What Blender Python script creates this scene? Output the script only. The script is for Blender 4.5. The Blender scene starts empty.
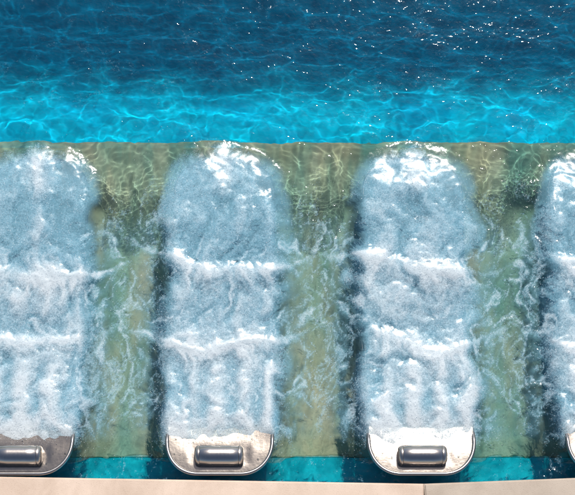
import bpy, bmesh, math, random
import numpy as np
from mathutils import Vector, Matrix

random.seed(7)
rng = np.random.default_rng(7)
S = bpy.context.scene
COL = S.collection
R = math.radians

# ------------------------------------------------------------------ camera
cam_d = bpy.data.cameras.new("camera")
cam = bpy.data.objects.new("camera", cam_d)
COL.objects.link(cam)
TILT, DIST = R(14), 8.0
cam.location = (0, -DIST * math.sin(TILT), DIST * math.cos(TILT))
cam.rotation_euler = (TILT, 0, 0)
cam_d.sensor_fit = 'HORIZONTAL'
cam_d.angle = 2 * math.atan(1.69 / DIST)
cam_d.clip_end = 500
S.camera = cam

# ------------------------------------------------------------------ world and sun
SUN_EL, SUN_AZ = 50.0, 11.0          # azimuth measured from +Y towards +X
w = bpy.data.worlds.new("World")
S.world = w
w.use_nodes = True
nt = w.node_tree
sky = nt.nodes.new("ShaderNodeTexSky")
sky.sky_type = 'NISHITA'
sky.sun_disc = False
sky.sun_elevation = R(SUN_EL)
sky.sun_rotation = R(SUN_AZ)
bg = nt.nodes["Background"]
nt.links.new(sky.outputs[0], bg.inputs[0])
bg.inputs[1].default_value = 0.09

sun_d = bpy.data.lights.new("sun", 'SUN')
sun_d.energy = 5.0
sun_d.angle = R(0.53)
sun_d.color = (1.0, 0.95, 0.88)
sun = bpy.data.objects.new("sun", sun_d)
COL.objects.link(sun)
el, az = R(SUN_EL), R(SUN_AZ)
sdir = Vector((math.sin(az) * math.cos(el), math.cos(az) * math.cos(el), math.sin(el)))
sun.rotation_euler = sdir.to_track_quat('Z', 'Y').to_euler()
sun.location = (0, 0, 20)
sun_d.cycles.is_caustics_light = True

S.view_settings.view_transform = 'Standard'
S.view_settings.look = 'None'
S.view_settings.exposure = 0.1
S.view_settings.gamma = 1.0
S.cycles.max_bounces = 10
S.cycles.transmission_bounces = 8
S.cycles.transparent_max_bounces = 16
S.cycles.sample_clamp_indirect = 4.0
S.cycles.caustics_refractive = True
S.cycles.caustics_reflective = False
S.cycles.use_denoising = True


# ------------------------------------------------------------------ helpers
def put(name, me, mats=(), parent=None):
    o = bpy.data.objects.new(name, me)
    for m in (mats if isinstance(mats, (list, tuple)) else [mats]):
        me.materials.append(m)
    COL.objects.link(o)
    if parent:
        o.parent = parent
    return o


def bm_obj(name, bm, mat, parent=None, smooth=True):
    bmesh.ops.recalc_face_normals(bm, faces=bm.faces)
    me = bpy.data.meshes.new(name)
    bm.to_mesh(me)
    bm.free()
    if smooth:
        me.shade_smooth()
    return put(name, me, mat, parent)


def np_grid(name, X, Y, Z, mat, attrs=None, parent=None, keep=None):
    """A smooth sheet from 2-D arrays of coordinates."""
    ny, nx = X.shape
    co = np.stack([X, Y, Z], -1).reshape(-1, 3).astype(np.float32)
    i = np.arange(ny * nx).reshape(ny, nx)
    q = np.stack([i[:-1, :-1], i[:-1, 1:], i[1:, 1:], i[1:, :-1]], -1).reshape(-1, 4)
    if keep is not None:
        q = q[keep.ravel()[q].any(axis=1)]
        used, inv = np.unique(q, return_inverse=True)
        q, co = inv.reshape(-1, 4), co[used]
        attrs = {k: a.ravel()[used] for k, a in (attrs or {}).items()}
    me = bpy.data.meshes.new(name)
    me.vertices.add(len(co))
    me.vertices.foreach_set("co", co.ravel())
    me.loops.add(q.size)
    me.loops.foreach_set("vertex_index", q.ravel().astype(np.int32))
    me.polygons.add(len(q))
    me.polygons.foreach_set("loop_start", np.arange(0, q.size, 4, dtype=np.int32))
    me.update()
    me.validate()
    me.shade_smooth()
    for k, a in (attrs or {}).items():
        at = me.attributes.new(k, 'FLOAT', 'POINT')
        at.data.foreach_set("value", a.ravel().astype(np.float32))
    return put(name, me, mat, parent)


def tag(o, label=None, cat=None, group=None, kind=None):
    if label: o["label"] = label
    if cat: o["category"] = cat
    if group: o["group"] = group
    if kind: o["kind"] = kind
    return o


def hash2(ix, iy, seed):
    h = (ix.astype(np.int64) * 374761393 + iy.astype(np.int64) * 668265263 + seed * 1442695041) & 0xFFFFFFFF
    h = ((h ^ (h >> 13)) * 1274126177) & 0xFFFFFFFF
    h = (h ^ (h >> 16)) & 0xFFFFFFFF
    return h


def perlin(x, y, seed=0):
    x0, y0 = np.floor(x), np.floor(y)
    fx, fy = x - x0, y - y0
    ux = fx * fx * fx * (fx * (fx * 6 - 15) + 10)
    uy = fy * fy * fy * (fy * (fy * 6 - 15) + 10)

    def g(i, j):
        a = hash2(x0 + i, y0 + j, seed) * (2 * math.pi / 4294967296.0)
        return np.cos(a) * (fx - i) + np.sin(a) * (fy - j)
    a = g(0, 0) * (1 - ux) + g(1, 0) * ux
    b = g(0, 1) * (1 - ux) + g(1, 1) * ux
    return (a * (1 - uy) + b * uy) * 1.45          # about -1..1


def fbm(x, y, seed=0, oct=4, gain=0.5, lac=2.03):
    s, a, n = 0, 1.0, 0
    for k in range(oct):
        s = s + a * perlin(x + 17.3 * k, y - 9.1 * k, seed + k)
        n += a
        a *= gain
        x, y = x * lac, y * lac
    return s / n


def ridged(x, y, seed=0, oct=3, gain=0.55):
    s, a, n = 0, 1.0, 0
    for k in range(oct):
        s = s + a * (1 - np.abs(perlin(x, y, seed + 31 * k))) ** 2
        n += a
        a *= gain
        x, y = x * 2.07 + 5.2, y * 2.07 + 1.3
    return s / n


def sstep(a, b, x):
    t = np.clip((x - a) / (b - a), 0, 1)
    return t * t * (3 - 2 * t)


class Mat:
    def __init__(self, name):
        self.m = bpy.data.materials.new(name)
        self.m.use_nodes = True
        self.t = self.m.node_tree
        self.n = self.t.nodes
        self.n.clear()
        self.out = self.n.new("ShaderNodeOutputMaterial")

    def node(self, typ, ins=None, **props):
        nd = self.n.new("ShaderNode" + typ)
        for k, v in props.items():
            setattr(nd, k, v)
        for k, v in (ins or {}).items():
            if isinstance(v, bpy.types.NodeSocket):
                self.t.links.new(v, nd.inputs[k])
            elif isinstance(v, bpy.types.Node):
                self.t.links.new(v.outputs[0], nd.inputs[k])
            else:
                nd.inputs[k].default_value = v
        return nd

    def math(self, op, a, b=None, c=None, clamp=False):
        nd = self.n.new("ShaderNodeMath")
        nd.operation = op
        nd.use_clamp = clamp
        for i, v in enumerate((a, b, c)):
            if v is None: continue
            if isinstance(v, (int, float)): nd.inputs[i].default_value = v
            else: self.t.links.new(v if isinstance(v, bpy.types.NodeSocket) else v.outputs[0], nd.inputs[i])
        return nd.outputs[0]

    def ramp(self, fac, stops, interp='LINEAR'):
        nd = self.n.new("ShaderNodeValToRGB")
        cr = nd.color_ramp
        cr.interpolation = interp
        while len(cr.elements) < len(stops): cr.elements.new(0.5)
        for e, (p, c) in zip(cr.elements, stops):
            e.position = p
            e.color = (c, c, c, 1) if isinstance(c, (int, float)) else (*c, 1)
        self.t.links.new(fac if isinstance(fac, bpy.types.NodeSocket) else fac.outputs[0], nd.inputs[0])
        return nd.outputs[0]

    def noise(self, scale, detail=4, rough=0.55, dist=0.0, vec=None, out=0):
        ins = {"Scale": scale, "Detail": detail, "Roughness": rough, "Distortion": dist}
        ins["Vector"] = vec if vec is not None else self.pos()
        return self.node("TexNoise", ins).outputs[out]

    def pos(self):
        if not hasattr(self, "_p"):
            self._p = self.node("TexCoord").outputs["Object"]
        return self._p

    def mapped(self, scale):
        return self.node("Mapping", {"Vector": self.pos(), "Scale": scale}).outputs[0]

    def finish(self, sh):
        self.t.links.new(sh if isinstance(sh, bpy.types.NodeSocket) else sh.outputs[0], self.out.inputs[0])
        return self.m


# ------------------------------------------------------------------ materials
def mat_floor(name, ca, cb, scale, extra=None):
    m = Mat(name)
    f = m.noise(scale, 5, 0.6)
    c = m.ramp(f, [(0.3, ca), (0.7, cb)])
    g = m.noise(90, 2, 0.5)
    b = m.node("Bump", {"Height": g, "Strength": 0.15, "Distance": 0.004})
    return m.finish(m.node("BsdfDiffuse", {"Color": c, "Roughness": 0.3, "Normal": b}))


M_TURQ = mat_floor("turquoise_lining", (0.0, 0.40, 0.70), (0.0, 0.56, 0.86), 2.5)
M_LEDGE = mat_floor("teal_lining", (0.0, 0.34, 0.41), (0.01, 0.54, 0.60), 12)

m = Mat("depth_shaded_lining")                  # turquoise lining, the darkening of deeper water painted in behind a wavering border
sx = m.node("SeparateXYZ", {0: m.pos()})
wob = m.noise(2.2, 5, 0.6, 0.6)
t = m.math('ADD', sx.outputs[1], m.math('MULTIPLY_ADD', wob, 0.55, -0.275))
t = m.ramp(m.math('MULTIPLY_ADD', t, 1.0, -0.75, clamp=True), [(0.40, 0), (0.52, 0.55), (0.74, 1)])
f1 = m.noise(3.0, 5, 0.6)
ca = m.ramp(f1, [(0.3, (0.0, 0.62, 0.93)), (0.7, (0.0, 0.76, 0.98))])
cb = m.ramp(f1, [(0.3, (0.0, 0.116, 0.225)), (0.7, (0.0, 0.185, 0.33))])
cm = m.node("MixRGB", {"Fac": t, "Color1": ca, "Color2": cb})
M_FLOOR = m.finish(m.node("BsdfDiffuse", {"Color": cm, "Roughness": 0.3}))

m = Mat("bench_stone")
f1 = m.noise(3.2, 3, 0.5, 0.3, vec=m.mapped((1.8, 0.7, 1)))
f2 = m.noise(1.7, 4, 0.55, vec=m.mapped((2.2, 0.6, 1)))
c1 = m.ramp(f1, [(0.28, (0.36, 0.37, 0.22)), (0.5, (0.52, 0.48, 0.30)), (0.72, (0.70, 0.61, 0.41))])
c2 = m.ramp(f1, [(0.3, (0.10, 0.32, 0.26)), (0.7, (0.27, 0.44, 0.32))])
mx = m.node("MixRGB", {"Fac": m.ramp(f2, [(0.36, 0.10), (0.60, 0.85)]), "Color1": c1, "Color2": c2})
b = m.node("Bump", {"Height": m.noise(60, 3), "Strength": 0.1, "Distance": 0.006})
M_BENCH = m.finish(m.node("BsdfDiffuse", {"Color": mx, "Roughness": 0.3, "Normal": b}))


def mat_stone(name, ca, cb):
    m = Mat(name)
    f = m.noise(6, 6, 0.6)
    g = m.noise(160, 3, 0.7)
    c = m.ramp(f, [(0.3, ca), (0.7, cb)])
    st = m.ramp(m.noise(2.3, 6, 0.7, 0.8), [(0.36, (0.84, 0.82, 0.80)), (0.56, (1, 1, 1))])
    c = m.node("MixRGB", {"Fac": 1.0, "Color1": c, "Color2": st}, blend_type='MULTIPLY')
    sp = m.ramp(g, [(0.30, (0.72, 0.70, 0.68)), (0.42, (1, 1, 1))])
    c = m.node("MixRGB", {"Fac": 1.0, "Color1": c, "Color2": sp}, blend_type='MULTIPLY')
    b = m.node("Bump", {"Height": g, "Strength": 0.35, "Distance": 0.003})
    return m.finish(m.node("BsdfPrincipled", {"Base Color": c, "Roughness": 0.65, "Normal": b}))


M_PINK = mat_stone("pink_cream_stone", (0.56, 0.43, 0.335), (0.64, 0.50, 0.40))
M_GREY = mat_stone("greige_stone", (0.40, 0.33, 0.265), (0.47, 0.39, 0.315))
M_DECK = mat_stone("deck_stone", (0.50, 0.42, 0.34), (0.60, 0.51, 0.42))


def mat_steel(name, base, rough, brushed=(2.0, 60.0, 2.0), bump=0.12, dirt=0.25):
    m = Mat(name)
    st = m.noise(14, 3, 0.6, vec=m.mapped(brushed))
    big = m.noise(7, 4, 0.6)
    r = m.math('ADD', m.math('MULTIPLY', st, 0.12), m.math('MULTIPLY_ADD', big, dirt * 0.6, rough - 0.06 - dirt * 0.3))
    c = m.node("MixRGB", {"Fac": m.ramp(big, [(0.35, 0.0), (0.7, dirt)]), "Color1": (*base, 1),
                          "Color2": (base[0] * .72, base[1] * .66, base[2] * .58, 1)})
    b = m.node("Bump", {"Height": st, "Strength": bump, "Distance": 0.001})
    b2 = m.node("Bump", {"Height": big, "Strength": 0.25, "Distance": 0.006, "Normal": b})
    return m.finish(m.node("BsdfPrincipled", {"Base Color": c, "Metallic": 1.0, "Roughness": r, "Normal": b2}))


M_PLATE = mat_steel("brushed_steel", (0.30, 0.268, 0.24), 0.18, dirt=0.22)
M_RIM = mat_steel("rolled_steel_edge", (0.36, 0.34, 0.33), 0.34)
M_PILLOW = mat_steel("polished_steel_tube", (0.50, 0.455, 0.42), 0.25, (60.0, 2.0, 2.0), 0.06, 0.1)
M_CAP = mat_steel("pressed_steel_cap", (0.50, 0.45, 0.41), 0.30, (3.0, 3.0, 3.0), 0.05, 0.15)
M_BED = mat_steel("sky_tinted_steel", (0.42, 0.50, 0.54), 0.62)  # underwater part of the same steel, blue sky reflection tinted into its colour

# water: clear rippled surface, turning to white froth where the bubbles break it
m = Mat("churning_water")
foam = m.node("Attribute", attribute_name="foam").outputs["Fac"]
n1 = m.noise(38, 5, 0.68, 0.5)
n2 = m.noise(105, 3, 0.65, 0.3)
n3 = m.noise(420, 2, 0.6)
bub = m.math('ADD', m.math('MULTIPLY', n1, 0.24), m.math('ADD', m.math('MULTIPLY', n2, 0.56), m.math('MULTIPLY', n3, 0.20)))
# mask = clamp((foam - (1 - bub)) * gain)
grain = m.math('MULTIPLY_ADD', bub, 2.5, -1.25)
msk = m.math('ADD', m.math('MULTIPLY_ADD', foam, 1.45, -0.40), grain, clamp=True)
cut = m.math('MULTIPLY', msk, m.ramp(foam, [(0.03, 0.0), (0.22, 1.0)]))
mask = m.math('MULTIPLY', cut, 0.94)
rip = m.noise(34, 2, 0.5, 0.5)
film = m.node("Attribute", attribute_name="film").outputs["Fac"]
bw = m.node("Bump", {"Height": rip, "Strength": m.math('MULTIPLY_ADD', film, -0.70, 1.0), "Distance": 0.0031})
refr = m.node("BsdfRefraction", {"Color": (0.93, 0.985, 1.0, 1), "Roughness": 0.0, "IOR": 1.333})
glos = m.node("BsdfGlossy", {"Color": (1, 1, 1, 1), "Roughness": m.math('MULTIPLY_ADD', film, 0.19, 0.06), "Normal": bw})
fres = m.node("Fresnel", {"IOR": 1.333, "Normal": bw})
wy_ = m.node("SeparateXYZ", {0: m.pos()}).outputs[1]
aer_ = m.node("Attribute", attribute_name="aerated").outputs["Fac"]
clear = m.node("BsdfTransparent", {"Color": (0.93, 0.985, 1.0, 1)})
refr = m.node("MixShader", {0: m.math('ADD', m.math('ADD', foam, m.math('MAXIMUM', m.math('MULTIPLY', aer_, 0.5), m.node('MapRange', {0: wy_, 1: 0.42, 2: 0.59, 3: 0.50, 4: 0.0}).outputs[0])), m.node('MapRange', {0: wy_, 1: 0.70, 2: 1.1, 3: 0.0, 4: 0.34}).outputs[0], clamp=True), 1: refr, 2: clear})
wat = m.node("MixShader", {0: fres, 1: refr, 2: glos})
bf = m.node("Bump", {"Height": bub, "Strength": 0.5, "Distance": 0.0018})
fcol = m.ramp(foam, [(0.15, (0.34, 0.69, 0.86)), (0.50, (0.50, 0.77, 0.90)), (0.95, (0.86, 0.93, 0.96))])
dif = m.node("BsdfDiffuse", {"Color": fcol, "Normal": bf})
trl = m.node("BsdfTranslucent", {"Color": fcol, "Normal": bf})
fm = m.node("MixShader", {0: 0.42, 1: dif, 2: trl})
fg = m.node("BsdfGlossy", {"Color": (1, 1, 1, 1), "Roughness": 0.22, "Normal": bf})
fm = m.node("MixShader", {0: 0.05, 1: fm, 2: fg})
M_WATER = m.finish(m.node("MixShader", {0: mask, 1: wat, 2: fm}))

# milky cloud of fine bubbles under the surface
m = Mat("bubble_cloud")
foam = m.node("Attribute", attribute_name="foam").outputs["Fac"]
n1 = m.noise(14, 6, 0.62, 0.8)
a = m.math('MULTIPLY', foam, m.ramp(n1, [(0.25, 0.35), (0.7, 1.0)]))
d = m.node("BsdfDiffuse", {"Color": (0.38, 0.69, 0.84, 1)})
tr = m.node("BsdfTranslucent", {"Color": (0.38, 0.69, 0.84, 1)})
ds = m.node("MixShader", {0: 0.4, 1: d, 2: tr})
tp = m.node("BsdfTransparent", {"Color": (1, 1, 1, 1)})
M_CLOUD = m.finish(m.node("MixShader", {0: a, 1: tp, 2: ds}))

m = Mat("foam_bubble")
M_BUBBLE = m.finish(m.node("BsdfPrincipled", {"Base Color": (0.86, 0.90, 0.93, 1), "Roughness": 0.12, "IOR": 1.33}))

# ------------------------------------------------------------------ setting
BENCH_Z, FLOOR_Z, DEEP_Z = -0.34, -0.95, -1.9
LX = [-1.50, -0.38, 0.75, 1.865]            # lounger centre lines
# pool edge: a shallow run of straight stones
EDGE = [(-6.6, -0.85), (-4.3, -1.22), (-1.85, -1.355), (0.754, -1.398), (3.2, -1.305), (5.6, -1.02), (6.6, -0.85)]
TOP_Z = 0.15
XF, YF = 6.6, 7.0


def poly_sheet(name, pts, z, mat, thick=0.0):
    bm = bmesh.new()
    vs = [bm.verts.new((x, y, z)) for x, y in pts]
    f = bm.faces.new(vs)
    if thick:
        r = bmesh.ops.extrude_face_region(bm, geom=[f])
        for v in r["geom"]:
            if isinstance(v, bmesh.types.BMVert): v.co.z -= thick
    bmesh.ops.triangulate(bm, faces=[f for f in bm.faces if len(f.verts) > 4])
    return bm_obj(name, bm, mat, smooth=False)


ring = EDGE + [(XF, YF), (-XF, YF)]
ys = np.concatenate([np.linspace(-1.5, 0.9, 5), np.linspace(1.0, 2.2, 13), [3.0, YF + 0.05]])
Xf, Yf = np.meshgrid(np.linspace(-XF - .05, XF + .05, 9), ys)
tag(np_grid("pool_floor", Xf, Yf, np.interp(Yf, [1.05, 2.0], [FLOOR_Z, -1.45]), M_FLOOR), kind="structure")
# teal ledge behind the loungers, along the near wall
tag(poly_sheet("pool_ledge", EDGE[1:-2] + [(3.95, -1.216), (3.95, -1.203), (-4.3, -1.203)], -0.27, M_LEDGE, 0.6), kind="structure")
# walls of the basin
bm = bmesh.new()
n = len(ring)
lo = [bm.verts.new((x, y, -2.3)) for x, y in ring]
hi = [bm.verts.new((x, y, TOP_Z - 0.05)) for x, y in ring]
for i in range(n):
    bm.faces.new((lo[i], lo[(i + 1) % n], hi[(i + 1) % n], hi[i]))
tag(bm_obj("pool_wall", bm, M_TURQ, smooth=False), kind="structure")

# bench: long stone platform with a slightly rounded front edge
bm = bmesh.new()
prof = [(-1.20, FLOOR_Z), (-1.20, BENCH_Z - 0.02), (-1.19, BENCH_Z), (0.70, BENCH_Z), (0.72, BENCH_Z - 0.004), (0.735, BENCH_Z - 0.02), (0.735, FLOOR_Z)]
cols = []
for x in (-5.2, 5.2):
    cols.append([bm.verts.new((x, y, z)) for y, z in prof])
for k in range(len(prof) - 1):
    bm.faces.new((cols[0][k], cols[0][k + 1], cols[1][k + 1], cols[1][k]))
bm.faces.new(cols[0]); bm.faces.new(cols[1][::-1])
tag(bm_obj("pool_bench", bm, M_BENCH, smooth=False), kind="structure")

# deck: one sheet with the pool cut out of it
bm = bmesh.new()
B = 60
inner = [(x, y - 0.43) for x, y in EDGE] + [(XF + 0.4, YF + 0.4), (-XF - 0.4, YF + 0.4)]
iv = [bm.verts.new((x, y, TOP_Z - 0.004)) for x, y in inner]
ov = [bm.verts.new((x, y, TOP_Z - 0.004)) for x, y in [(-B, -B), (B, -B), (B, B), (-B, B)]]
e = [bm.edges.new((iv[i], iv[(i + 1) % len(iv)])) for i in range(len(iv))] + [bm.edges.new((ov[i], ov[(i + 1) % 4])) for i in range(4)]
bmesh.ops.triangle_fill(bm, edges=e, use_beauty=True)
tag(bm_obj("pool_deck", bm, M_DECK, smooth=False), kind="structure")

# coping stones along the near edge
coping = bpy.data.objects.new("pool_coping", None)
COL.objects.link(coping)
tag(coping, kind="structure")
mats = [M_PINK, M_GREY, M_PINK, M_GREY, M_PINK, M_GREY]
for i in range(len(EDGE) - 1):
    p, q = Vector((*EDGE[i], 0)), Vector((*EDGE[i + 1], 0))
    d = (q - p).normalized()
    nrm = Vector((-d.y, d.x, 0))
    L = (q - p).length
    bm = bmesh.new()
    h = 0.05
    gap = 0.0012
    a = [(gap, 0.015), (L - gap, 0.015), (L - gap, -0.43), (gap, -0.43)]
    lo = [bm.verts.new((*(p + d * s + nrm * t).xy, TOP_Z - h)) for s, t in a]
    hi = [bm.verts.new((*(p + d * s + nrm * t).xy, TOP_Z)) for s, t in a]
    bm.faces.new(hi); bm.faces.new(lo[::-1])
    for k in range(4):
        bm.faces.new((lo[k], lo[(k + 1) % 4], hi[(k + 1) % 4], hi[k]))
    bmesh.ops.bevel(bm, geom=[e for e in bm.edges if e.verts[0].co.z > TOP_Z - .01 and e.verts[1].co.z > TOP_Z - .01],
                    offset=0.008, segments=3, affect='EDGES')
    bm_obj("stone", bm, mats[i], coping, smooth=False)

# ------------------------------------------------------------------ loungers
HW = 0.303                                   # half width
Y0, Y1 = -1.335, 0.610                       # head end, foot end


def bed_z(y):
    """height of the lying surface along the lounger"""
    ys = [-1.335, -1.20, -1.06, -0.92, -0.78, -0.55, -0.25, 0.05, 0.35, 0.50, 0.585]
    zs = [0.131, 0.106, 0.078, 0.012, -0.050, -0.105, -0.115, -0.080, -0.075, -0.095, -0.130]
    return np.interp(y, ys, zs)


def half_w(y):
    """half width of the outline: large rounded corners at the head, round foot"""
    rh, ax = 0.180, 0.20
    w_ = np.full_like(y, HW)
    t = np.clip((Y0 + ax - y) / ax, 0, 1)
    w_ = np.where(t > 0, HW - rh + rh * np.sqrt(np.clip(1 - t ** 2.2, 0, 1)), w_)
    t = np.clip((y - (Y1 - 0.26)) / 0.26, 0, 1)
    w_ = np.where(t > 0, HW * np.sqrt(np.clip(1 - t ** 2.4, 0, 1)) * 0.985 + 0.004, w_)
    return w_


def outline(inset=0.0, n=40):
    """closed outline of the lounger seen from above, anticlockwise"""
    a = np.linspace(0, 1, n)
    ys = np.concatenate([Y0 + 0.20 * (1 - np.cos(a * math.pi / 2)), np.linspace(Y0 + 0.22, Y1 - 0.28, 50),
                         Y1 - 0.26 * (1 - np.sin(a * math.pi / 2))])
    w_ = half_w(ys)
    rt = [Vector((x, y, 0)) for x, y in zip(w_, ys)]
    lf = [Vector((-x, y, 0)) for x, y in zip(w_[::-1], ys[::-1])]
    p = rt + lf
    if inset:
        c = Vector((0, (Y0 + Y1) / 2, 0))
        q = []
        for i in range(len(p)):
            t = (p[(i + 1) % len(p)] - p[i - 1]).normalized()
            q.append(p[i] + Vector((-t.y, t.x, 0)) * inset)
        p = q
    return p


def build_lounger():
    root = bpy.data.objects.new("sun_lounger", None)
    COL.objects.link(root)
    # lying surface: lofted strips between the two sides, slightly dished
    ys = np.concatenate([Y0 + 0.20 * (1 - np.cos(np.linspace(0, 1, 24) * math.pi / 2)), np.linspace(Y0 + 0.215, Y1 - 0.27, 90),
                         Y1 - 0.26 * (1 - np.sin(np.linspace(0, 1, 20) * math.pi / 2))])
    us = np.linspace(-1, 1, 41)
    w_ = half_w(ys) - 0.012
    U, Yg = np.meshgrid(us, ys)
    X = U * w_[:, None]
    dish = 0.020 * np.clip(1 - np.abs(X / HW) ** 2.5, 0, 1) * sstep(-1.25, -0.9, Yg)
    # shallow trough under the neck roll
    tr = 0.002 * np.exp(-((Yg + 1.215) / 0.055) ** 4) * sstep(0.185, 0.15, np.abs(X))
    Z = bed_z(Yg) - dish - tr
    ls = np_grid("lying_surface", X, Yg, Z, M_PLATE, parent=root)
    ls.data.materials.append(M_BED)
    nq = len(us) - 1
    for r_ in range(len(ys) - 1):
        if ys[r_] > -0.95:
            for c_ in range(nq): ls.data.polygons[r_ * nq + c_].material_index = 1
    # outer skin below the rim
    bm = bmesh.new()
    p = outline()
    z_ = [float(bed_z(v.y)) for v in p]
    rows = []
    for ins, dz in ((0.004, -0.004), (0.004, -0.034), (0.014, -0.060)):
        q = outline(ins)
        rows.append([bm.verts.new((v.x, v.y, z + dz)) for v, z in zip(q, z_)])
    q = outline(0.05)
    rows.append([bm.verts.new((v.x, max(v.y, -1.10), min(z - 0.10, -0.16))) for v, z in zip(q, z_)])
    rows.append([bm.verts.new((v.x, max(v.y, -1.08), BENCH_Z - 0.002)) for v, z in zip(q, z_)])
    for a, b in zip(rows, rows[1:]):
        for i in range(len(a)):
            bm.faces.new((a[i], a[(i + 1) % len(a)], b[(i + 1) % len(a)], b[i]))
    bm_obj("base_shell", bm, M_RIM, root)
    # rolled edge: a tube swept round the outline
    bm = bmesh.new()
    rings = []
    q = outline(0.008)
    N = len(q)
    for i in range(N):
        c = Vector((q[i].x, q[i].y, z_[i] + 0.004 - 0.035 * float(sstep(-1.14, -1.06, q[i].y))))
        t = (q[(i + 1) % N] - q[i - 1]).normalized()
        s = Vector((t.y, -t.x, 0))
        rings.append([bm.verts.new(c + s * (0.011 * math.cos(k * math.pi / 5)) + Vector((0, 0, 0.014 * math.sin(k * math.pi / 5)))) for k in range(10)])
    for i in range(N):
        a, b = rings[i], rings[(i + 1) % N]
        for k in range(10):
            bm.faces.new((a[k], a[(k + 1) % 10], b[(k + 1) % 10], b[k]))
    bm_obj("rolled_edge", bm, M_RIM, root)
    # neck roll: brushed tube with a pressed cap at each end
    seg = 40
    pz = float(bed_z(-1.225)) + 0.026

    def lathe(name, prof, mat, parent):
        bm = bmesh.new()
        rr = []
        for x, r in prof:
            if r == 0:
                rr.append([bm.verts.new((x, 0, 0))])
            else:
                rr.append([bm.verts.new((x, r * math.cos(2 * math.pi * k / seg), r * math.sin(2 * math.pi * k / seg))) for k in range(seg)])
        for a, b in zip(rr, rr[1:]):
            for k in range(seg):
                k2 = (k + 1) % seg
                if len(a) == 1: bm.faces.new((a[0], b[k], b[k2]))
                elif len(b) == 1: bm.faces.new((a[k], b[0], a[k2]))
                else: bm.faces.new((a[k], a[k2], b[k2], b[k]))
        bm.transform(Matrix.Translation((0, -1.225, pz)))
        return bm_obj(name, bm, mat, parent)
    rad, hl, fil, seam = 0.055, 0.136, 0.024, 0.108
    roll = lathe("neck_roll", [(-seam, rad - 0.004), (-seam, rad - 0.0015), (-seam + 0.0015, rad), (-0.05, rad), (0.05, rad),
                               (seam - 0.0015, rad), (seam, rad - 0.0015), (seam, rad - 0.004)], M_PILLOW, root)
    for sg in (-1, 1):
        prof = [(seam + 0.0005, rad - 0.004), (seam + 0.0005, rad - 0.0018), (seam + 0.002, rad - 0.0006)]
        prof += [(hl - fil + fil * math.sin(k / 8 * math.pi / 2), rad - 0.0006 - fil + fil * math.cos(k / 8 * math.pi / 2)) for k in range(9)]
        prof += [(hl + 0.001, rad * 0.3), (hl + 0.0015, 0.0)]
        lathe("end_cap", [(sg * x, r) for x, r in prof], M_CAP, roll)
    return root


def copy_tree(o, parent=None):
    c = o.copy()
    COL.objects.link(c)
    if parent: c.parent = parent
    for ch in list(o.children):
        copy_tree(ch, c)
    return c


labels = ["steel sun lounger cut off by the left edge, bluish neck roll running out of frame",
          "left of the two whole steel sun loungers, duller pinkish headrest plate with neck roll",
          "right of the two whole steel sun loungers, pale gleaming headrest plate with neck roll",
          "steel sun lounger cut off by the right edge, only a sliver of headrest in view"]
proto = build_lounger()
for i, cx in enumerate(LX):
    o = proto if i == 0 else copy_tree(proto)
    o.location = (cx, 0, 0)
    tag(o, labels[i], "sun lounger", "steel loungers in a row under bubbling water")

# ------------------------------------------------------------------ water
def axis(lo, hi, step, far_lo, far_hi):
    mid = np.arange(lo, hi + step / 2, step)
    def out(start, end, sgn):
        r, s, p = [], step, start
        while (end - p) * sgn > 0:
            s = min(s * 1.12, 0.25)
            p = p + sgn * s
            r.append(p)
        if r: r[-1] = end
        return r
    return np.concatenate([np.array(out(lo, far_lo, -1)[::-1]), mid, np.array(out(hi, far_hi, 1))])


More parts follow.
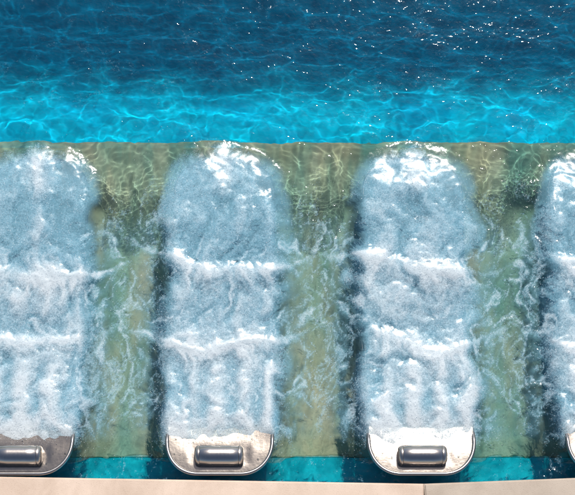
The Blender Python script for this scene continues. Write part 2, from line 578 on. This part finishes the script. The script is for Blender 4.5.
def churn(X, Y):
    """water height and froth density at every point"""
    wx = 0.05 * fbm(X * 4, Y * 4, 101, 3)
    wy = 0.05 * fbm(X * 4, Y * 4, 202, 3)
    vx = 0.16 * fbm(X * 2.6 + 9, Y * 2.6, 303, 3) + 0.05 * fbm(X * 9, Y * 9, 305, 2)
    vy = 0.16 * fbm(X * 2.6, Y * 2.6 + 5, 404, 3) + 0.05 * fbm(X * 9 + 4, Y * 9, 405, 2)
    H = 0.007 * fbm(X * 2.6, Y * 3.4, 11, 2) + 0.0009 * fbm(X * 6 + wx * 14, Y * 7 + wy * 14, 12, 2) + 0.00008 * fbm(X * 24, Y * 26, 13, 2)
    F = np.zeros_like(X)
    film = np.zeros_like(X)
    shape = np.zeros_like(X)
    aer = np.zeros_like(X)
    near = sstep(0.90, 0.40, Y)
    turb = fbm(X * 6.5 + vx * 8, Y * 4.6 + vy * 8, 21, 3, 0.5)
    wisp = fbm(X * 15 + vx * 16, Y * 9 + vy * 16, 24, 4, 0.6)
    fine = fbm(X * 30 + wx * 24, Y * 30 + wy * 24, 22, 3, 0.6)
    lace = ridged(X * 6.0 + vx * 8 + wx * 5, Y * 2.4 + vy * 6 + wy * 5, 41, 5, 0.66)
    lace2 = ridged(X * 13 + vx * 12 + wx * 7, Y * 7 + vy * 12 + wy * 7, 47, 4, 0.68)
    for i, cx in enumerate(LX):
        x = X - cx
        u = x / 0.315
        out = sstep(-0.98, -0.80, Y)                    # froth only spreads sideways clear of the headrest
        xw = x + (0.85 * vx + 0.60 * wx) * out * sstep(0.55, 0.15, Y) + 0.3 * wx * out
        yw = Y + 0.5 * wy
        hw = 0.345 - 0.025 * (1 - out) + 0.03 * out * perlin(X * 0.5 + 5.3 * i, Y * 2.6, 93)
        foot = np.sqrt(np.clip((np.abs(xw) / hw) ** 2.4, 0, 4) + np.clip((yw - 0.318) / 0.315, 0, 4) ** 2.4)
        hb = sstep(-1.24, -1.14, Y)
        body = sstep(1.25, 0.78, np.sqrt(np.clip((np.abs(x + wx * .5) / 0.345) ** 2.4, 0, 4) + np.clip((yw - 0.318) / 0.315, 0, 4) ** 2.4)) * sstep(-1.27, -1.15, Y)
        H = H + body * (0.050 + 0.037 * sstep(-0.40, -1.06, Y) + 0.013 * fbm(X * 5, Y * 3, 95, 3) * sstep(-0.9, -1.05, Y) + (0.0045 * turb + 0.0007 * fine) * sstep(0.5, 0.0, Y))
        # choppy sheet running off the foot end
        ya = Y - 0.42 + 0.07 * perlin(X * 4.5, Y * 2 + 7 * i, 87)
        fb = sstep(0.16, 0.44, Y) * body
        H = H + fb * (- 0.20 * x ** 2 - 0.095 * (ya + np.sqrt(ya ** 2 + 0.0036)) + 0.008 * fbm(X * 4.5 + i, Y * 5, 85, 2) + 0.0050 * fbm(X * 9 + wx * 20, Y * 12 + wy * 20, 81, 2) + 0.0012 * fbm(X * 24 + wx * 30, Y * 32 + wy * 30, 83, 2))
        film = np.maximum(film, fb)
        # standing crests where the jets push up
        k1, k2 = perlin(X * 2.9 + i, X * 0 + i * 3.73 + .4, 61), perlin(X * 2.9, X * 0 + i * 5.17 + .3, 62)
        r1 = -0.165 + 0.060 * np.abs(u - 0.15) ** 1.4 - 0.020 * u + 0.075 * k1
        r2 = -0.585 + 0.034 * np.abs(u) ** 2 + 0.065 * k2
        wide = sstep(2.5, 1.25, np.abs(u + 0.4 * wx / 0.05 * 0.3))
        w1 = 0.032 + 0.034 * wisp + 0.016 * np.cos(u * 2.2)
        w2 = 0.028 + 0.032 * wisp + 0.010 * np.cos(u * 2.2)
        e1 = (Y + vy * .30 - r1) / np.clip(w1, 0.015, 1)
        e2 = (Y + vy * .30 - r2) / np.clip(w2, 0.015, 1)
        c1 = np.exp(-e1 ** 2 * np.where(e1 > 0, 1.1, 0.35)) * wide * (0.88 + 0.40 * perlin(X * 6, Y * 3, 97 + i))
        c2 = np.exp(-e2 ** 2 * np.where(e2 > 0, 1.1, 0.35)) * wide * (0.88 + 0.40 * perlin(X * 6, Y * 3, 107 + i))
        cu = sstep(1.3, 0.9, np.abs(u))
        H = H + (0.010 * c1 + 0.008 * c2) * cu
        streak = 0.5 + 0.5 * np.cos((x + 0.04 * turb + 0.22 * vx) * 2 * math.pi / 0.152 + 0.6 * i)
        sk = sstep(-0.55, -0.82, Y)
        d = np.interp(Y, [-1.3, -1.05, -0.9, -0.7, -0.45, -0.1, 0.15, 0.38, 0.52, 0.64], [.78, .78, .72, .69, .63, .58, .54, .45, .39, .20])
        dens = d + 0.46 * turb + 0.18 * wisp + 0.07 * fine + 0.46 * c1 + 0.44 * c2
        dens = dens + 0.38 * np.exp(-((x - 0.015 + 0.3 * wx) / 0.080) ** 2) * sstep(0.25, 0.40, Y)
        dens = dens + 0.18 * sstep(-0.96, -1.05, Y)
        dens = dens + sk * (streak - 0.48) * 0.34 * sstep(-1.12, -0.98, Y)
        dens = (dens + 0.10 * perlin(X * 1.3 + 3 * i, Y * 1.8, 91)) * sstep(1.28, 0.74, foot) * hb * (0.90 + 0.10 * sstep(-1.10, -1.0, Y + 0.6 * wy + 0.3 * vy))
        shape = np.maximum(shape, sstep(1.16, 0.96, foot) * hb)
        aer = np.maximum(aer, sstep(1.95, 1.30, foot) * sstep(0.625, 0.565, Y))
        H = H - body * sk * (1 - streak) * 0.006
        F = np.maximum(F, dens)
        F = np.maximum(F, (1.0 * c1 + 0.95 * c2) * (0.68 + 0.6 * wisp + 0.25 * fine))
        side = sstep(1.95, 1.0, np.abs(u)) * sstep(0.50, -0.15, Y) * sstep(-1.36, -0.95, Y)
        F = np.maximum(F, side * np.clip(0.34 + (lace - 0.60) * 1.9 + 0.50 * wisp + 0.2 * fine, 0, 0.80))
    gapf = sstep(0.75, 0.0, Y) * sstep(-1.28, -0.9, Y)
    F = np.maximum(F, gapf * np.clip(0.20 + (lace - 0.62) * 2.1 + 0.45 * wisp + 0.2 * fine, 0, 0.72))
    F = np.maximum(F, gapf * np.clip(0.16 + (lace2 - 0.66) * 2.0 + 0.45 * turb, 0, 0.55))
    # thin streaks drifting on the blue water, flecks along the near wall
    drift = ridged(X * 2.6 + vx * 7, Y * 3.6 + vy * 7, 71, 3)
    F = np.maximum(F, sstep(0.6, 0.9, Y) * sstep(4, 2, Y) * np.clip(0.02 + (drift - 0.68) * 1.2 + 0.24 * wisp, 0, 0.22))
    F = np.maximum(F, sstep(-1.15, -1.25, Y) * np.clip(0.06 + (lace2 - 0.62) * 1.4 + 0.25 * wisp, 0, 0.42))
    H = H + sstep(0.50, 0.60, Y) * sstep(1.0, 0.8, Y) * 0.0006 * fbm(X * 9 + vx * 6, Y * 9, 16, 2)
    H = H + sstep(-1.06, -1.16, Y) * 0.0036 * fbm(X * 11, Y * 13, 15, 2)
    sidez = np.zeros_like(X)
    for cx in LX:
        H = H + sstep(0.50, 0.60, Y) * sstep(1.0, 0.8, Y) * 0.0006 * fbm(X * 9 + vx * 6, Y * 9, 16, 2)
    H = H + sstep(-1.06, -1.16, Y) * 0.0036 * fbm(X * 11, Y * 13, 15, 2)
    sidez = np.maximum(sidez, np.exp(-((np.abs(X - cx) - 0.36) / 0.10) ** 2))
    H = H + near * (1 - 0.8 * film) * (0.005 + 0.012 * sidez) * turb + near * (1 - 0.6 * film) * (0.0011 + 0.003 * sidez) * fine
    return H, np.clip(F, 0, 1), film, shape, aer


gx = axis(-2.15, 2.15, 0.0072, -XF, XF)
gy = axis(-1.43, 2.7, 0.0072, -1.45, YF)
X, Y = np.meshgrid(gx, gy)
# keep the sheet inside the basin wall
ey = np.interp(gx, [p[0] for p in EDGE], [p[1] for p in EDGE])
ey = ey[None, :] + 0.001
Yw = np.where(Y < -1.2, -1.2 + (Y + 1.2) / (gy[0] + 1.2) * (ey + 1.2), Y)
H, F, film, _, aer = churn(X, Yw)
water = np_grid("pool_water", X, Yw, H, M_WATER, {"foam": F, "film": film, "aerated": aer})
tag(water, kind="structure")
water.cycles.is_caustics_caster = True

# clouds of fine bubbles below the surface, one over each lounger
for i, cx in enumerate(LX):
    for k, dz in enumerate((0.035 + 0.004 * i, 0.075 + 0.004 * i)):
        xs = np.arange(cx - 0.70, cx + 0.701, 0.02)
        ys = np.arange(-1.16, 0.68, 0.02)
        Xc, Yc = np.meshgrid(xs, ys)
        Hc, Fc, _, shp, _ = churn(Xc, Yc)
        Zc = Hc - dz * (1 - 0.7 * sstep(-0.82, -1.0, Yc)) + 0.012 * sstep(-1.0, -0.8, Yc) * fbm(Xc * 9, Yc * 9, 300 + i + 7 * k, 2)
        edge = sstep(0.70, 0.42, np.abs(Xc - cx)) * sstep(-1.15, -1.08, Yc) * sstep(0.67, 0.5, Yc)
        a = np.clip(0.42 * shp * sstep(0.45, 0.40, np.abs(Xc - cx)) + 0.06 * sstep(0.24, 0.12, Yc) + 0.75 * Fc * np.maximum(shp, sstep(0.24, 0.06, Yc)) * sstep(0.60, 0.40, np.abs(Xc - cx)), 0, 0.72) * edge  # includes a faint veil between loungers, added to even out sunlight on the bench
        o = np_grid("bubble_cloud", Xc, Yc, Zc, M_CLOUD, {"foam": a}, keep=a > 0.03)
        tag(o, kind="stuff")

# froth beads and flying drops
def beads(name, n, rmin, rmax, power, lift):
    P = []
    while len(P) < n:
        bx = rng.uniform(-2.0, 2.0, 40000)
        by = rng.uniform(-1.28, 0.75, 40000)
        h, f, _, _, _ = churn(bx, by)
        keep = rng.random(40000) < f ** power
        P += list(zip(bx[keep], by[keep], h[keep]))
    P = np.array(P[:n])
    bm = bmesh.new()
    bmesh.ops.create_icosphere(bm, subdivisions=1, radius=1)
    bv = np.array([v.co for v in bm.verts])
    bf_ = np.array([[v.index for v in f.verts] for f in bm.faces])
    bm.free()
    r = rmin + (rmax - rmin) * rng.random(n) ** 3
    z = P[:, 2] + lift * rng.random(n) ** 3
    C = np.stack([P[:, 0], P[:, 1], z], -1)
    V = (C[:, None, :] + bv[None] * r[:, None, None]).reshape(-1, 3)
    Fc = (bf_[None] + (np.arange(n) * len(bv))[:, None, None]).reshape(-1, 3)
    me = bpy.data.meshes.new(name)
    me.vertices.add(len(V)); me.vertices.foreach_set("co", V.astype(np.float32).ravel())
    me.loops.add(Fc.size); me.loops.foreach_set("vertex_index", Fc.ravel().astype(np.int32))
    me.polygons.add(len(Fc)); me.polygons.foreach_set("loop_start", np.arange(0, Fc.size, 3, dtype=np.int32))
    me.update(); me.shade_smooth()
    return tag(put(name, me, M_BUBBLE), kind="stuff")


# splashed drops left on the steel headrests
dv, df = [], []
bm = bmesh.new()
bmesh.ops.create_icosphere(bm, subdivisions=2, radius=1)
bv = np.array([v.co for v in bm.verts])
bfc = np.array([[v.index for v in f.verts] for f in bm.faces])
bm.free()
for cx in LX:
    for k in range(90):
        y = -1.08 - 0.22 * rng.random() ** 1.5
        x = rng.uniform(-0.26, 0.26)
        if abs(x) > float(half_w(np.array([y]))[0]) - 0.03: continue
        if abs(x) < 0.15 and -1.29 < y < -1.16: continue
        r = 0.0012 + 0.0042 * rng.random() ** 3
        z = float(bed_z(y)) - 0.020 * max(0, 1 - (abs(x) / HW) ** 2.5) * float(sstep(-1.25, -0.9, y))
        dv.append(bv * np.array([r * rng.uniform(.8, 1.3), r * rng.uniform(.8, 1.5), r * 0.45]) + np.array([cx + x, y, z + 0.0006]))
        df.append(bfc + len(bv) * (len(dv) - 1))
me = bpy.data.meshes.new("water_drops")
me.from_pydata(np.concatenate(dv).tolist(), [], np.concatenate(df).tolist())
me.shade_smooth()
m = Mat("clear_drop")
M_DROP = m.finish(m.node("MixShader", {0: m.node("Fresnel", {"IOR": 1.45}), 1: m.node("BsdfTransparent", {"Color": (0.82, 0.86, 0.88, 1)}),
                                       2: m.node("BsdfGlossy", {"Roughness": 0.05})}))
tag(put("water_drops", me, M_DROP), kind="stuff")

beads("foam_beads", 70000, 0.0006, 0.0018, 1.6, 0.018)

for o in S.objects:
    if o.name.startswith(("pool_floor", "pool_bench", "pool_ledge")):
        o.cycles.is_caustics_receiver = True
